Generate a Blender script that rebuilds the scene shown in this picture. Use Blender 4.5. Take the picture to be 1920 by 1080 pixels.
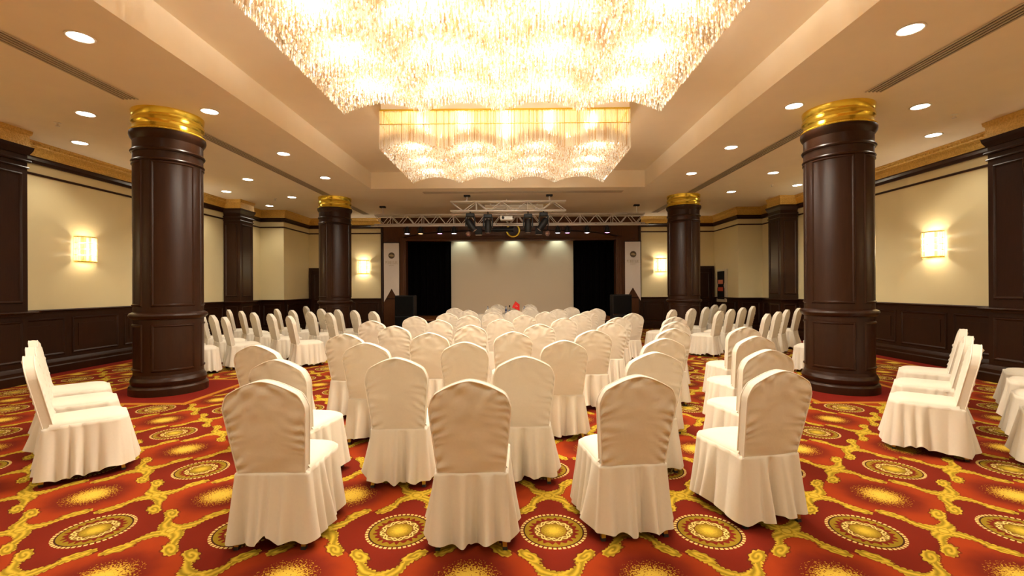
import bpy, bmesh, math, random
import numpy as np
from mathutils import Vector, Matrix, noise

for o in list(bpy.data.objects): bpy.data.objects.remove(o)
S = bpy.context.scene
COL = S.collection
PI = math.pi
random.seed(7)

# ------------------------------------------------------------------ camera
cam_d = bpy.data.cameras.new('camera'); cam = bpy.data.objects.new('camera', cam_d); COL.objects.link(cam)
cam_d.sensor_width = 36.0; cam_d.lens = 853.5/1920*36; cam_d.clip_start = .05; cam_d.clip_end = 100
CAMX, CAMH = .2413, 1.51
cam.matrix_world = (Matrix.Translation((CAMX, 0, CAMH)) @ Matrix.Rotation(.0115, 4, 'Z')
                    @ Matrix.Rotation(PI/2+.0005, 4, 'X') @ Matrix.Rotation(-.0049, 4, 'Z'))
S.camera = cam
# ------------------------------------------------------------------ world, exposure
wd = bpy.data.worlds.new('world'); S.world = wd; wd.use_nodes = True
wd.node_tree.nodes['Background'].inputs[0].default_value = (1, .82, .6, 1)
wd.node_tree.nodes['Background'].inputs[1].default_value = 0.02
S.view_settings.view_transform = 'Standard'; S.view_settings.look = 'None'
S.view_settings.gamma = 1; S.view_settings.use_curve_mapping = False
S.view_settings.exposure = 0.74
# lamp strengths (each lamp is made in its own builder further down)
CHAND_BULB = 10.0
CHAND_W = 4.5       # each of the bulbs under a chandelier
CHAND_IN = 14.0      # each of the bulbs inside the crystal bed
DOWN_W = 41.0
SCONCE_W = 14.0
WARM = (1.0, .89, .72)
CHWARM = (1.0, .90, .76)

# ------------------------------------------------------------------ dimensions
WX, YB, XS, YS, ZC, ZCO = 8.28, 16.82, 7.49, 15.0, 4.12, 4.55
YREAR = -3.0
CB, CY0, CY1 = 3.563, 1.5, 11.83
COLX, COLY = 5.0, (6.80, 13.06)
PILX, PILY = 7.77, ((6.74, 7.36), (13.08, 13.72))
ZCAP = 1.165

# ------------------------------------------------------------------ node helpers
def new_mat(name):
    m = bpy.data.materials.new(name); m.use_nodes = True
    nt = m.node_tree; b = nt.nodes['Principled BSDF']
    return m, nt, b
def setp(b, **k):
    names = dict(color='Base Color', rough='Roughness', metal='Metallic', coat='Coat Weight', coatr='Coat Roughness',
                 sheen='Sheen Weight', trans='Transmission Weight', ior='IOR', emc='Emission Color', ems='Emission Strength', spec='Specular IOR Level')
    for kk, v in k.items():
        if kk in ('color', 'emc') and len(v) == 3: v = (*v, 1)
        b.inputs[names[kk]].default_value = v
class X:
    """tiny expression wrapper over math nodes"""
    def __init__(s, nt, v): s.nt = nt; s.v = v
    def _m(s, op, *a, clamp=False):
        n = s.nt.nodes.new('ShaderNodeMath'); n.operation = op; n.use_clamp = clamp
        for i, q in enumerate((s,)+a):
            q = q.v if isinstance(q, X) else q
            if isinstance(q, (int, float)): n.inputs[i].default_value = q
            else: s.nt.links.new(q, n.inputs[i])
        return X(s.nt, n.outputs[0])
    def __add__(s, o): return s._m('ADD', o)
    __radd__ = __add__
    def __sub__(s, o): return s._m('SUBTRACT', o)
    def __rsub__(s, o): return X(s.nt, float(o))._m('SUBTRACT', s)
    def __mul__(s, o): return s._m('MULTIPLY', o)
    __rmul__ = __mul__
    def __truediv__(s, o): return s._m('DIVIDE', o)
    def abs(s): return s._m('ABSOLUTE')
    def floor(s): return s._m('FLOOR')
    def sin(s): return s._m('SINE')
    def cos(s): return s._m('COSINE')
    def sqrt(s): return s._m('SQRT')
    def pow(s, e): return s._m('POWER', e)
    def lt(s, o): return s._m('LESS_THAN', o)
    def gt(s, o): return s._m('GREATER_THAN', o)
    def min(s, o): return s._m('MINIMUM', o)
    def max(s, o): return s._m('MAXIMUM', o)
    def mod(s, o): return s._m('FLOORED_MODULO', o)
    def sat(s): return s._m('ADD', 0.0, clamp=True)
    def atan2(s, o): return s._m('ARCTAN2', o)
def smooth(x, a, b):      # 0 at a, 1 at b, soft
    nt = x.nt; n = nt.nodes.new('ShaderNodeMapRange'); n.interpolation_type = 'SMOOTHSTEP'
    nt.links.new(x.v, n.inputs[0]); n.inputs[1].default_value = a; n.inputs[2].default_value = b
    return X(nt, n.outputs[0])
def mixc(nt, f, a, b):
    n = nt.nodes.new('ShaderNodeMix'); n.data_type = 'RGBA'
    f = f.v if isinstance(f, X) else f
    if isinstance(f, (int, float)): n.inputs[0].default_value = f
    else: nt.links.new(f, n.inputs[0])
    for i, q in ((6, a), (7, b)):
        if isinstance(q, tuple): n.inputs[i].default_value = (*q, 1) if len(q) == 3 else q
        else: nt.links.new(q, n.inputs[i])
    return n.outputs[2]
def texco(nt, kind='Object'):
    n = nt.nodes.new('ShaderNodeTexCoord'); return n.outputs[kind]
def noise_n(nt, co, scale, detail=3, rough=.5, vscale=None):
    if vscale:
        m = nt.nodes.new('ShaderNodeMapping'); m.inputs['Scale'].default_value = vscale; nt.links.new(co, m.inputs[0]); co = m.outputs[0]
    n = nt.nodes.new('ShaderNodeTexNoise'); n.inputs['Scale'].default_value = scale; n.inputs['Detail'].default_value = detail
    n.inputs['Roughness'].default_value = rough; nt.links.new(co, n.inputs['Vector'])
    return X(nt, n.outputs['Fac'])
def bump(nt, b, h, strength=.2, dist=.01):
    n = nt.nodes.new('ShaderNodeBump'); n.inputs['Strength'].default_value = strength; n.inputs['Distance'].default_value = dist
    nt.links.new(h.v, n.inputs['Height']); nt.links.new(n.outputs[0], b.inputs['Normal'])

# ------------------------------------------------------------------ materials
MT = {}
def simple(name, color, rough=.5, nz=0, nzs=20, bmp=0, **k):
    m, nt, b = new_mat(name); setp(b, color=color, rough=rough, **k)
    if nz or bmp:
        co = texco(nt); h = noise_n(nt, co, nzs, 4)
        if nz:
            c = mixc(nt, h, tuple(q*(1-nz) for q in color), tuple(min(1, q*(1+nz)) for q in color)); nt.links.new(c, b.inputs['Base Color'])
        if bmp: bump(nt, b, h, bmp, .004)
    MT[name] = m; return m
simple('ceiling_paint', (.87, .77, .61), .75, .04, 3, .05)
simple('wall_cream', (.78, .67, .39), .55, .03, 2.5, .04)
simple('fabric_white', (.73, .675, .565), .85, .03, 60, .12)
simple('piping_white', (.84, .78, .68), .8)
simple('gold_leg', (.55, .40, .10), .35, metal=.9)
simple('black_rubber', (.015, .014, .013), .6)
simple('gold_polished', (.87, .66, .09), .22, .08, 6, .03, metal=.85)
simple('gold_plate', (.82, .60, .28), .3, metal=.5)
simple('truss_alu', (.72, .66, .60), .4, metal=.15)
simple('black_metal', (.006, .0055, .0055), .5, spec=.25)
simple('black_cloth', (.0025, .0018, .002), .95, spec=.05)
simple('screen_white', (.80, .67, .48), .8)
simple('banner_white', (.80, .72, .64), .75, .03, 9)
simple('banner_print', (.10, .065, .03), .7)
simple('banner_gold', (.42, .30, .14), .7)
simple('banner_text', (.60, .50, .37), .7)
simple('white_plastic', (.82, .78, .70), .4)
simple('slot_dark', (.03, .022, .015), .8)
simple('slot_blade', (.55, .46, .34), .5)
simple('red_cloth', (.75, .012, .008), .7)
simple('bottle_plastic', (.62, .68, .80), .15, trans=.5)
simple('bottle_cap', (.03, .04, .12), .4)
simple('grille_black', (.006, .0055, .005), .8, .3, 150, .3, spec=.1)
simple('stage_wood', (.22, .075, .02), .35, .2, 6)
simple('frame_beige', (.62, .54, .40), .5)
simple('print_red', (.55, .07, .03), .5)
simple('print_orange', (.62, .20, .13), .5)
simple('disc_mirror', (.55, .36, .33), .2, metal=.7)
def m_wood(name, c1, c2, rough=.36):
    m, nt, b = new_mat(name); co = texco(nt)
    g = noise_n(nt, co, 4, 6, .6, (6, 6, .7)); f = noise_n(nt, co, 40, 3, .5, (3, 3, .15))
    c = mixc(nt, (g*.7+f*.3-.2).sat(), c1, c2); nt.links.new(c, b.inputs['Base Color'])
    setp(b, rough=rough, coat=.06, coatr=.2, spec=.22); bump(nt, b, f, .05, .002); MT[name] = m
m_wood('wood_dark', (.017, .0055, .002), (.052, .0165, .006))
m_wood('wood_mid', (.070, .026, .009), (.14, .052, .017), .4)
def m_carved():
    m, nt, b = new_mat('gold_carved'); co = texco(nt)
    v = nt.nodes.new('ShaderNodeTexVoronoi'); v.inputs['Scale'].default_value = 42; nt.links.new(co, v.inputs['Vector'])
    h = X(nt, v.outputs['Distance']); n = noise_n(nt, co, 12, 3)
    c = mixc(nt, (h*1.1+n*.5-.15).sat(), (.55, .32, .06), (.80, .53, .14)); nt.links.new(c, b.inputs['Base Color'])
    setp(b, rough=.42, metal=.15); bump(nt, b, h, .6, .012); MT['gold_carved'] = m
m_carved()
def m_emit(name, color, st):
    m, nt, b = new_mat(name); setp(b, color=color, emc=color, ems=st, rough=.5); MT[name] = m
m_emit('lamp_glow', (1, .93, .78), 14)
m_emit('bulb_glow', (1, .88, .66), 6)
m_emit('par_pink', (1, .35, .85), 5)
m_emit('par_white', (1, .85, .95), 6)
m_emit('par_amber', (1, .55, .18), 5)
def m_crystal(name, tcol, dcol, tw, gw, trw):
    m = bpy.data.materials.new(name); m.use_nodes = True; nt = m.node_tree; nt.nodes.clear()
    out = nt.nodes.new('ShaderNodeOutputMaterial')
    t = nt.nodes.new('ShaderNodeBsdfTranslucent'); t.inputs[0].default_value = (*tcol, 1)
    d = nt.nodes.new('ShaderNodeBsdfDiffuse'); d.inputs[0].default_value = (*tcol, 1)
    g = nt.nodes.new('ShaderNodeBsdfGlossy'); g.inputs[0].default_value = (1, .97, .9, 1); g.inputs[1].default_value = .12
    tr = nt.nodes.new('ShaderNodeBsdfTransparent'); tr.inputs[0].default_value = (1, .96, .88, 1)
    gi = nt.nodes.new('ShaderNodeNewGeometry'); rnd = X(nt, gi.outputs['Random Per Island'])
    cc = mixc(nt, smooth(rnd, .55, .75), tcol, dcol)  # random browner tint per crystal imitates sparkle, put into the colour
    nt.links.new(cc, t.inputs[0]); nt.links.new(cc, d.inputs[0])
    def mx(f, a, b_):
        n = nt.nodes.new('ShaderNodeMixShader'); n.inputs[0].default_value = f
        nt.links.new(a.outputs[0], n.inputs[1]); nt.links.new(b_.outputs[0], n.inputs[2]); return n
    a = mx(tw, d, t); a = mx(gw, a, g); a = mx(trw, a, tr)
    nt.links.new(a.outputs[0], out.inputs[0]); MT[name] = m
m_crystal('crystal_clear', (.95, .92, .86), (.74, .56, .36), .5, .32, .12)
m_crystal('crystal_amber', (.96, .84, .60), (.70, .45, .18), .5, .35, .2)

def m_carpet():
    m, nt, b = new_mat('carpet'); co = texco(nt)
    # a little wobble so that woven outlines are not ruler straight
    nz = nt.nodes.new('ShaderNodeTexNoise'); nz.inputs['Scale'].default_value = 14; nz.inputs['Detail'].default_value = 2; nt.links.new(co, nz.inputs['Vector'])
    vm = nt.nodes.new('ShaderNodeVectorMath'); vm.operation = 'SUBTRACT'; nt.links.new(nz.outputs['Color'], vm.inputs[0]); vm.inputs[1].default_value = (.5, .5, .5)
    vs = nt.nodes.new('ShaderNodeVectorMath'); vs.operation = 'SCALE'; vs.inputs['Scale'].default_value = .022; nt.links.new(vm.outputs[0], vs.inputs[0])
    va = nt.nodes.new('ShaderNodeVectorMath'); va.operation = 'ADD'; nt.links.new(co, va.inputs[0]); nt.links.new(vs.outputs[0], va.inputs[1])
    sp = nt.nodes.new('ShaderNodeSeparateXYZ'); nt.links.new(va.outputs[0], sp.inputs[0])
    wx, wy = X(nt, sp.outputs[0]), X(nt, sp.outputs[1])
    sp0 = nt.nodes.new('ShaderNodeSeparateXYZ'); nt.links.new(co, sp0.inputs[0])
    ox, oy = X(nt, sp0.outputs[0]), X(nt, sp0.outputs[1])
    A = .9611/2; DU = A*math.sqrt(2)
    def lattice(x_, y_):
        u = (x_-.4596)/A; v = (y_-2.838)/A
        return (u+v)*.5, (u-v)*.5
    p0, q0 = lattice(ox, oy)          # undistorted: for cells and medallions
    P, Q = (p0+.5).floor(), (q0+.5).floor()
    a, c_ = p0-P, q0-Q
    r = (a*a+c_*c_).sqrt()*DU
    th = a.atan2(c_)
    par = (P+Q).mod(2.0)             # 0 medallion, 1 burst
    fine = noise_n(nt, co, 95, 1, .5); mid = noise_n(nt, co, 9, 3); pile = noise_n(nt, co, 420, 2, .7)
    # grounds
    gm = mixc(nt, smooth(r+mid*.06, .16, .36), (.22, .019, .006), (.19, .015, .005))
    gs = mixc(nt, smooth(r+mid*.08-.03, .17, .34), (.17, .014, .005), (.36, .043, .007))
    col = mixc(nt, par, gm, gs)
    med = 1.0-par
    YEL, LIT, OLV, DRK = (.70, .47, .04), (.82, .62, .20), (.33, .22, .012), (.055, .020, .006)
    # burst: speckled yellow bloom
    burst = par*fine.gt(.30+.36*smooth(r, .02, .20)+smooth(r, .18, .22))
    col = mixc(nt, burst, col, mixc(nt, smooth(r+fine*.06, .05, .2), (.82, .56, .07), (.50, .28, .02)))
    # medallion
    def band(lo, hi): return med*r.gt(lo)*r.lt(hi)
    col = mixc(nt, band(.0, .206)*r.lt(.186), col, (.19, .016, .006))
    teeth = ((th*22.0).sin()*.011)+((th*31.0).sin()*.004)
    col = mixc(nt, med*(r+teeth).gt(.146)*r.lt(.181), col, mixc(nt, smooth(fine, .35, .65), (.30, .19, .012), OLV))
    col = mixc(nt, band(.179, .187), col, DRK)
    col = mixc(nt, band(.1885, .206)*(th*44.0).sin().gt(-.45), col, LIT)
    curl = ((r-.101-(th*9.0).sin()*.013).abs()).lt(.0055).max(((r-.101-(th*9.0+2.2).sin()*.013).abs()).lt(.0045))
    col = mixc(nt, band(.082, .122), col, (.20, .10, .01))
    col = mixc(nt, med*curl, col, LIT)
    ctr = smooth(r+fine*.05-.02, .015, .085)
    col = mixc(nt, med*r.lt(.079), col, mixc(nt, ctr, (.72, .50, .045), (.30, .19, .012)))
    # acanthus links along the cell edges
    p, q = lattice(wx, wy)
    def link(p, q, sgn):
        n = p-p.floor()-.5; Qr = (q+.5).floor(); t = q-Qr
        flip = 1.0-2.0*(p.floor()+Qr).mod(2.0)
        at = t.abs(); n = n*flip*sgn
        st = t*flip*sgn
        side = 1.0-2.0*st.lt(0.0)
        nc = side*.034*(1.0-smooth(at, .10, .34))-side*.02*smooth(at, .22, .34)*(1.0-smooth(at, .36, .46))
        ser = (at*78.0+n*14.0).sin()
        w = .021+.036*smooth(at, .22, .44)+ser.abs()*.018
        body = (n-nc).abs().lt(w)*at.gt(.05)
        dx = (at-.115)/.125; dy = (n-side*.056)/.054
        rr = (dx*dx+dy*dy).sqrt(); ca = dx.atan2(dy)
        lob = 1.0+(ca*9.0).sin()*.12
        curl = rr.lt(lob)
        m_ = body.max(curl)
        sh = ((n-nc)*105.0+at*24.0).sin()*.5+.5
        sp_ = (rr*9.0+ca).sin()*.5+.5
        shade = curl*sp_+(1.0-curl)*sh
        ed = (n-nc).abs().lt(w+.011)*at.gt(.04)
        return m_, shade, ed.max(rr.lt(lob+.22))
    m1, s1, e1 = link(p, q, 1.0); m2, s2, e2 = link(q, p, -1.0)
    n1 = p-p.floor()-.5; n2 = q-q.floor()-.5
    kr = (n1*n1+n2*n2).sqrt(); kth = n1.atan2(n2)
    kn = kr.lt(.078+(kth*8.0).cos()*.018)
    edge = e1.max(e2).max(kr.lt(.11))
    col = mixc(nt, edge*.55, col, (.10, .022, .005))
    col = mixc(nt, m1, col, mixc(nt, s1, OLV, YEL))
    col = mixc(nt, m2, col, mixc(nt, s2, OLV, YEL))
    col = mixc(nt, kn, col, mixc(nt, (kr*120.0).sin()*.5+.5, (.40, .26, .015), YEL))
    col = mixc(nt, kr.lt(.036), col, (.70, .48, .05))
    # plain red fields with an orange border round the columns and along the walls
    dyy = (oy-COLY[0]).abs().min((oy-COLY[1]).abs())
    dd = ((ox.abs()-COLX).abs()).max(dyy)
    wall = (ox.abs()-(WX-.42))
    field = dd.lt(.775).max(wall.gt(0.0)); border = (dd-.815).abs().lt(.045).max((wall+.04).abs().lt(.045))
    col = mixc(nt, border, col, (.56, .22, .02)); col = mixc(nt, field, col, mixc(nt, mid, (.20, .012, .006), (.26, .016, .008)))
    col = mixc(nt, smooth(pile, .3, .7)*.30, col, (.02, .006, .002))
    nt.links.new(col, b.inputs['Base Color']); setp(b, rough=.95, spec=.1)
    bump(nt, b, pile, .5, .006); MT['carpet'] = m
m_carpet()

# ------------------------------------------------------------------ mesh helpers
class MB:
    def __init__(s): s.v = []; s.f = []
    def add(s, vs, fs):
        k = len(s.v); s.v += [tuple(q) for q in vs]; s.f += [tuple(i+k for i in f) for f in fs]; return s
    def box(s, x0, x1, y0, y1, z0, z1, M=None):
        vs = [Vector((x, y, z)) for x in (x0, x1) for y in (y0, y1) for z in (z0, z1)]
        if M is not None: vs = [M @ q for q in vs]
        return s.add(vs, [(0,1,3,2),(4,6,7,5),(0,4,5,1),(2,3,7,6),(0,2,6,4),(1,5,7,3)])
    def cbox(s, x0, x1, y0, y1, z0, z1, c=.01, M=None):      # chamfered box
        bm = bmesh.new(); bmesh.ops.create_cube(bm, size=1)
        for q in bm.verts: q.co = Vector((x0+(q.co.x+.5)*(x1-x0), y0+(q.co.y+.5)*(y1-y0), z0+(q.co.z+.5)*(z1-z0)))
        bmesh.ops.bevel(bm, geom=list(bm.edges), offset=c, segments=2, affect='EDGES', profile=.5)
        bm.verts.index_update()
        s.add([(M @ q.co) if M is not None else q.co.copy() for q in bm.verts], [[q.index for q in f.verts] for f in bm.faces]); bm.free(); return s
    def lathe(s, prof, n=32, cx=0, cy=0, cz=0, a0=0, a1=2*PI, M=None, cap=True):
        full = abs(a1-a0-2*PI) < 1e-6; m = n if full else n+1; vs = []
        for r, z in prof:
            for i in range(m):
                a = a0+(a1-a0)*i/n; q = Vector((cx+r*math.cos(a), cy+r*math.sin(a), cz+z)); vs.append(M @ q if M is not None else q)
        fs = []
        for j in range(len(prof)-1):
            for i in range(n):
                k = (i+1) % m if full else i+1
                fs.append((j*m+i, j*m+k, (j+1)*m+k, (j+1)*m+i))
        if full and cap: fs.append(tuple(range(m))[::-1]); fs.append(tuple((len(prof)-1)*m+i for i in range(m)))
        return s.add(vs, fs)
    def tube(s, pts, r, n=8, closed=False):
        pts = [Vector(q) for q in pts]; vs = []; N = len(pts); up = Vector((0, 0, 1)); prev = None
        for i, q in enumerate(pts):
            t = (pts[(i+1) % N]-pts[i-1]) if closed else (pts[min(i+1, N-1)]-pts[max(i-1, 0)])
            t.normalize()
            if prev is None:
                a = up if abs(t.dot(up)) < .9 else Vector((1, 0, 0)); u = t.cross(a).normalized()
            else:
                u = (prev-t*prev.dot(t)).normalized()
            prev = u; w = t.cross(u)
            rr = r[i] if isinstance(r, (list, tuple)) else r
            for k in range(n): vs.append(q+u*(rr*math.cos(2*PI*k/n))+w*(rr*math.sin(2*PI*k/n)))
        fs = []
        for i in range(N if closed else N-1):
            j = (i+1) % N
            for k in range(n): fs.append((i*n+k, i*n+(k+1) % n, j*n+(k+1) % n, j*n+k))
        if not closed: fs.append(tuple(range(n))[::-1]); fs.append(tuple((N-1)*n+k for k in range(n)))
        return s.add(vs, fs)
    def prism(s, poly, y0, y1):     # poly in (x,z), extruded along y
        n = len(poly)
        vs = [(x, y0, z) for x, z in poly]+[(x, y1, z) for x, z in poly]
        fs = [tuple(range(n)), tuple(range(2*n-1, n-1, -1))]+[(i, (i+1) % n, n+(i+1) % n, n+i) for i in range(n)]
        return s.add(vs, fs)
    def mesh(s, name, mat, smooth_=False, ang=None):
        me = bpy.data.meshes.new(name); me.from_pydata(s.v, [], s.f); me.update()
        bm = bmesh.new(); bm.from_mesh(me); bmesh.ops.recalc_face_normals(bm, faces=bm.faces)
        if smooth_:
            for f in bm.faces: f.smooth = True
            if ang:
                for e in bm.edges:
                    if len(e.link_faces) == 2 and e.calc_face_angle(0) > ang: e.smooth = False
        bm.to_mesh(me); bm.free(); me.materials.append(MT[mat]); return me
    def build(s, name, mat, parent=None, smooth_=False, ang=None):
        return link_me(name, s.mesh(name, mat, smooth_, ang), parent)
def link_me(name, me, parent=None):
    o = bpy.data.objects.new(name, me); COL.objects.link(o)
    if parent is not None: o.parent = parent
    return o
def empty(name, loc=(0, 0, 0), rz=0):
    o = bpy.data.objects.new(name, None); COL.objects.link(o); o.location = loc; o.rotation_euler = (0, 0, rz); o.empty_display_size = .1; return o
def tag(o, label=None, cat=None, group=None, kind=None):
    if label: o['label'] = label
    if cat: o['category'] = cat
    if group: o['group'] = group
    if kind: o['kind'] = kind
    return o
def struct(o, label, cat): return tag(o, label, cat, kind='structure')
def copy_tree(o, parent=None):
    c = o.copy(); COL.objects.link(c); c.parent = parent
    for ch in list(o.children): copy_tree(ch, c)
    return c
def lamp(name, kind, loc, energy, color, radius=.05, rot=None, parent=None, **k):
    d = bpy.data.lights.new(name, kind); d.energy = energy; d.color = color
    if kind in ('POINT', 'SPOT'): d.shadow_soft_size = radius
    for kk, v in k.items(): setattr(d, kk, v)
    o = bpy.data.objects.new(name, d); COL.objects.link(o); o.location = loc
    if rot: o.rotation_euler = rot
    if parent is not None: o.parent = parent
    return o
def sweep(mb, path, prof, side=1):
    """profile (d,z) loop swept along an open (x,y) path; d measured to the right of travel (side=1)"""
    P = [Vector(q) for q in path]; n = len(P)
    def off(d):
        res = []
        for i in range(n):
            ns = []
            if i > 0: t = (P[i]-P[i-1]).normalized(); ns.append(Vector((t.y, -t.x))*side)
            if i < n-1: t = (P[i+1]-P[i]).normalized(); ns.append(Vector((t.y, -t.x))*side)
            if len(ns) == 1: res.append(P[i]+ns[0]*d)
            else:
                b_ = ns[0]+ns[1]; res.append(P[i]+b_*(d*2/b_.length_squared))
        return res
    offs = [off(d) for d, z in prof]; k = len(prof); vs = []
    for i in range(n):
        for j, (d, z) in enumerate(prof): vs.append((offs[j][i].x, offs[j][i].y, z))
    fs = []
    for i in range(n-1):
        for j in range(k): fs.append((i*k+j, i*k+(j+1) % k, (i+1)*k+(j+1) % k, (i+1)*k+j))
    fs.append(tuple(range(k))); fs.append(tuple((n-1)*k+j for j in range(k))[::-1])
    mb.add(vs, fs); return mb

# ------------------------------------------------------------------ room shell
fl = MB().box(-WX-.3, WX+.3, YREAR-.3, YB+3.2, -.2, 0).build('floor', 'carpet'); struct(fl, 'red and gold patterned carpet floor with round medallions', 'floor')
# ceiling with raised coffer
c = MB()
c.box(-WX-.3, -CB, YREAR-.3, YB+3.2, ZC, ZC+.12).box(CB, WX+.3, YREAR-.3, YB+3.2, ZC, ZC+.12)
c.box(-CB, CB, YREAR-.3, CY0, ZC, ZC+.12).box(-CB, CB, CY1, YB+3.2, ZC, ZC+.12)
c.box(-CB-.12, -CB, CY0-.12, CY1+.12, ZC+.12, ZCO).box(CB, CB+.12, CY0-.12, CY1+.12, ZC+.12, ZCO)
c.box(-CB, CB, CY0-.12, CY0, ZC+.12, ZCO).box(-CB, CB, CY1, CY1+.12, ZC+.12, ZCO)
c.box(-CB-.2, CB+.2, CY0-.2, CY1+.2, ZCO, ZCO+.12)
ce = c.build('ceiling', 'ceiling_paint'); struct(ce, 'tan plaster ceiling with a long raised rectangular coffer', 'ceiling')
def mirror(path, s): return [(x*s, y) for x, y in path]
WALLPATH = [(-WX, YREAR), (-WX, YS), (-XS, YS), (-XS, YB)]
walls = {}
for s, nm in ((-1, 'left'), (1, 'right')):
    pth = mirror(WALLPATH, -s)          # left path has x<0
    w = sweep(MB(), pth, [(0, 0), (0, ZC), (-.2, ZC), (-.2, 0)], 1 if s < 0 else -1).build('wall_'+nm, 'wall_cream')
    walls[s] = struct(w, f'cream {nm} side wall above dark wood wainscot', 'wall')
PX = 4.76   # half width of the dark stage front
wb = MB()
for s in (-1, 1): wb.box(min(s*PX, s*(XS+.2)), max(s*PX, s*(XS+.2)), YB, YB+.2, 0, ZC)
wall_back = struct(wb.build('wall_back', 'wall_cream'), 'cream back wall on both sides of the stage', 'wall')
wr = MB().box(-WX-.2, WX+.2, YREAR-.2, YREAR, 0, ZC).build('wall_rear', 'wall_cream'); struct(wr, 'plain cream wall behind the viewer', 'wall')

# ------------------------------------------------------------------ trims along the walls
FULL = [(-WX, YREAR), (-WX, PILY[0][0]), (-PILX, PILY[0][0]), (-PILX, PILY[0][1]), (-WX, PILY[0][1]), (-WX, PILY[1][0]), (-PILX, PILY[1][0]),
        (-PILX, PILY[1][1]), (-WX, PILY[1][1]), (-WX, YS), (-XS, YS), (-XS, YB), (-PX, YB)]
SEG = [[(-WX, YREAR), (-WX, PILY[0][0])], [(-WX, PILY[0][1]), (-WX, PILY[1][0])], [(-WX, PILY[1][1]), (-WX, YS), (-XS, YS), (-XS, YB), (-PX, YB)]]
GOLD = [(0, ZC), (.14, ZC), (.14, ZC-.03), (.118, ZC-.045), (.118, ZC-.075), (.10, ZC-.09), (.065, ZC-.15), (.06, ZC-.215), (.075, ZC-.235), (.075, ZC-.255), (0, ZC-.255)]
BAND = [(0, 3.862), (.095, 3.862), (.095, 3.835), (.05, 3.80), (.04, 3.745), (0, 3.745)]
STRIP = [(0, 3.585), (.02, 3.585), (.03, 3.565), (.02, 3.545), (0, 3.545)]
CAP = [(0, ZCAP), (.085, ZCAP), (.095, ZCAP-.015), (.085, ZCAP-.03), (.055, ZCAP-.045), (.045, ZCAP-.075), (0, ZCAP-.075)]
BASE = [(0, 0), (.10, 0), (.10, .13), (.085, .15), (.085, .20), (.065, .235), (.045, .26), (0, .26)]
ti = [0]
def trim(parts, mat, label, s, smooth_=False):
    ti[0] += 1; mb = MB()
    for pth, prof in parts: sweep(mb, mirror(pth, -s), prof, 1 if s < 0 else -1)
    return struct(mb.build(f'trim_{ti[0]}', mat, None, smooth_, .5), label, 'trim')
def shrink(prof, k): return [(d*k, z) for d, z in prof]
DOORX = (6.62, 7.46)
for s, nm in ((-1, 'left'), (1, 'right')):
    cor = trim([(q, GOLD) for q in SEG], 'gold_carved', f'carved gold cornice under the ceiling, {nm} side', s)
    trim([(q, BAND) for q in SEG], 'wood_dark', f'dark wood band under the gold cornice, {nm} side', s)
    trim([(q, STRIP) for q in SEG], 'wood_dark', f'thin dark picture rail on the cream wall, {nm} side', s)
    low = FULL[:-1]+[(-DOORX[1], YB)]
    trim([(low, CAP), ([(-DOORX[0], YB), (-PX, YB)], CAP)], 'wood_dark', f'dark wood chair rail topping the wainscot, {nm} side', s)
    bb = MB()
    for pth in (low, [(-DOORX[0], YB), (-PX, YB)]): sweep(bb, mirror(pth, -s), BASE, 1 if s < 0 else -1)
    struct(bb.build('baseboard_'+nm, 'wood_dark', None, True, .5), f'tall moulded dark wood baseboard along the {nm} wall', 'baseboard')
    # dentils: small proud blocks below the crown
    dm = MB()
    y = PILY[0][1]+.1
    while y < PILY[1][0]: dm.box(s*(WX-.135) if s < 0 else WX-.135, (s*(WX-.10)) if s < 0 else WX-.10, y, y+.045, ZC-.078, ZC-.045); y += .09
    d = dm.build('dentil_row', 'gold_carved', cor); d['kind'] = 'stuff'

# wainscot backing + panels
def panel_mesh(w, h):
    """raised moulding frame with a recessed field, in the XZ plane facing -Y, origin bottom centre"""
    mb = MB(); fr = [(0, 0), (.010, -.018), (.022, -.022), (.036, -.012), (.045, -.004)]
    loops = []
    for d, y in fr:
        loops.append([(-w/2+d, y, d), (w/2-d, y, d), (w/2-d, y, h-d), (-w/2+d, y, h-d)])
    vs = [q for l in loops for q in l]; fs = []
    for i in range(len(loops)-1):
        for k in range(4): fs.append((i*4+k, i*4+(k+1) % 4, (i+1)*4+(k+1) % 4, (i+1)*4+k))
    k = (len(loops)-1)*4; fs.append((k, k+1, k+2, k+3))
    mb.add(vs, fs)
    mb.box(-w/2+.13, w/2-.13, -.012, .0, .13, h-.13) if (w > .5 and h > .5) else None
    return mb
pm_cache = {}
def put_panel(parent, x, y, z, rz, w, h, name='wainscot_panel'):
    key = (round(w, 3), round(h, 3))
    if key not in pm_cache: pm_cache[key] = panel_mesh(w, h).mesh(name, 'wood_dark', False)
    o = link_me(name, pm_cache[key], parent)
    o.matrix_parent_inverse = Matrix.Identity(4)
    o.location = (x, y, z); o.rotation_euler = (0, 0, rz); return o
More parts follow.
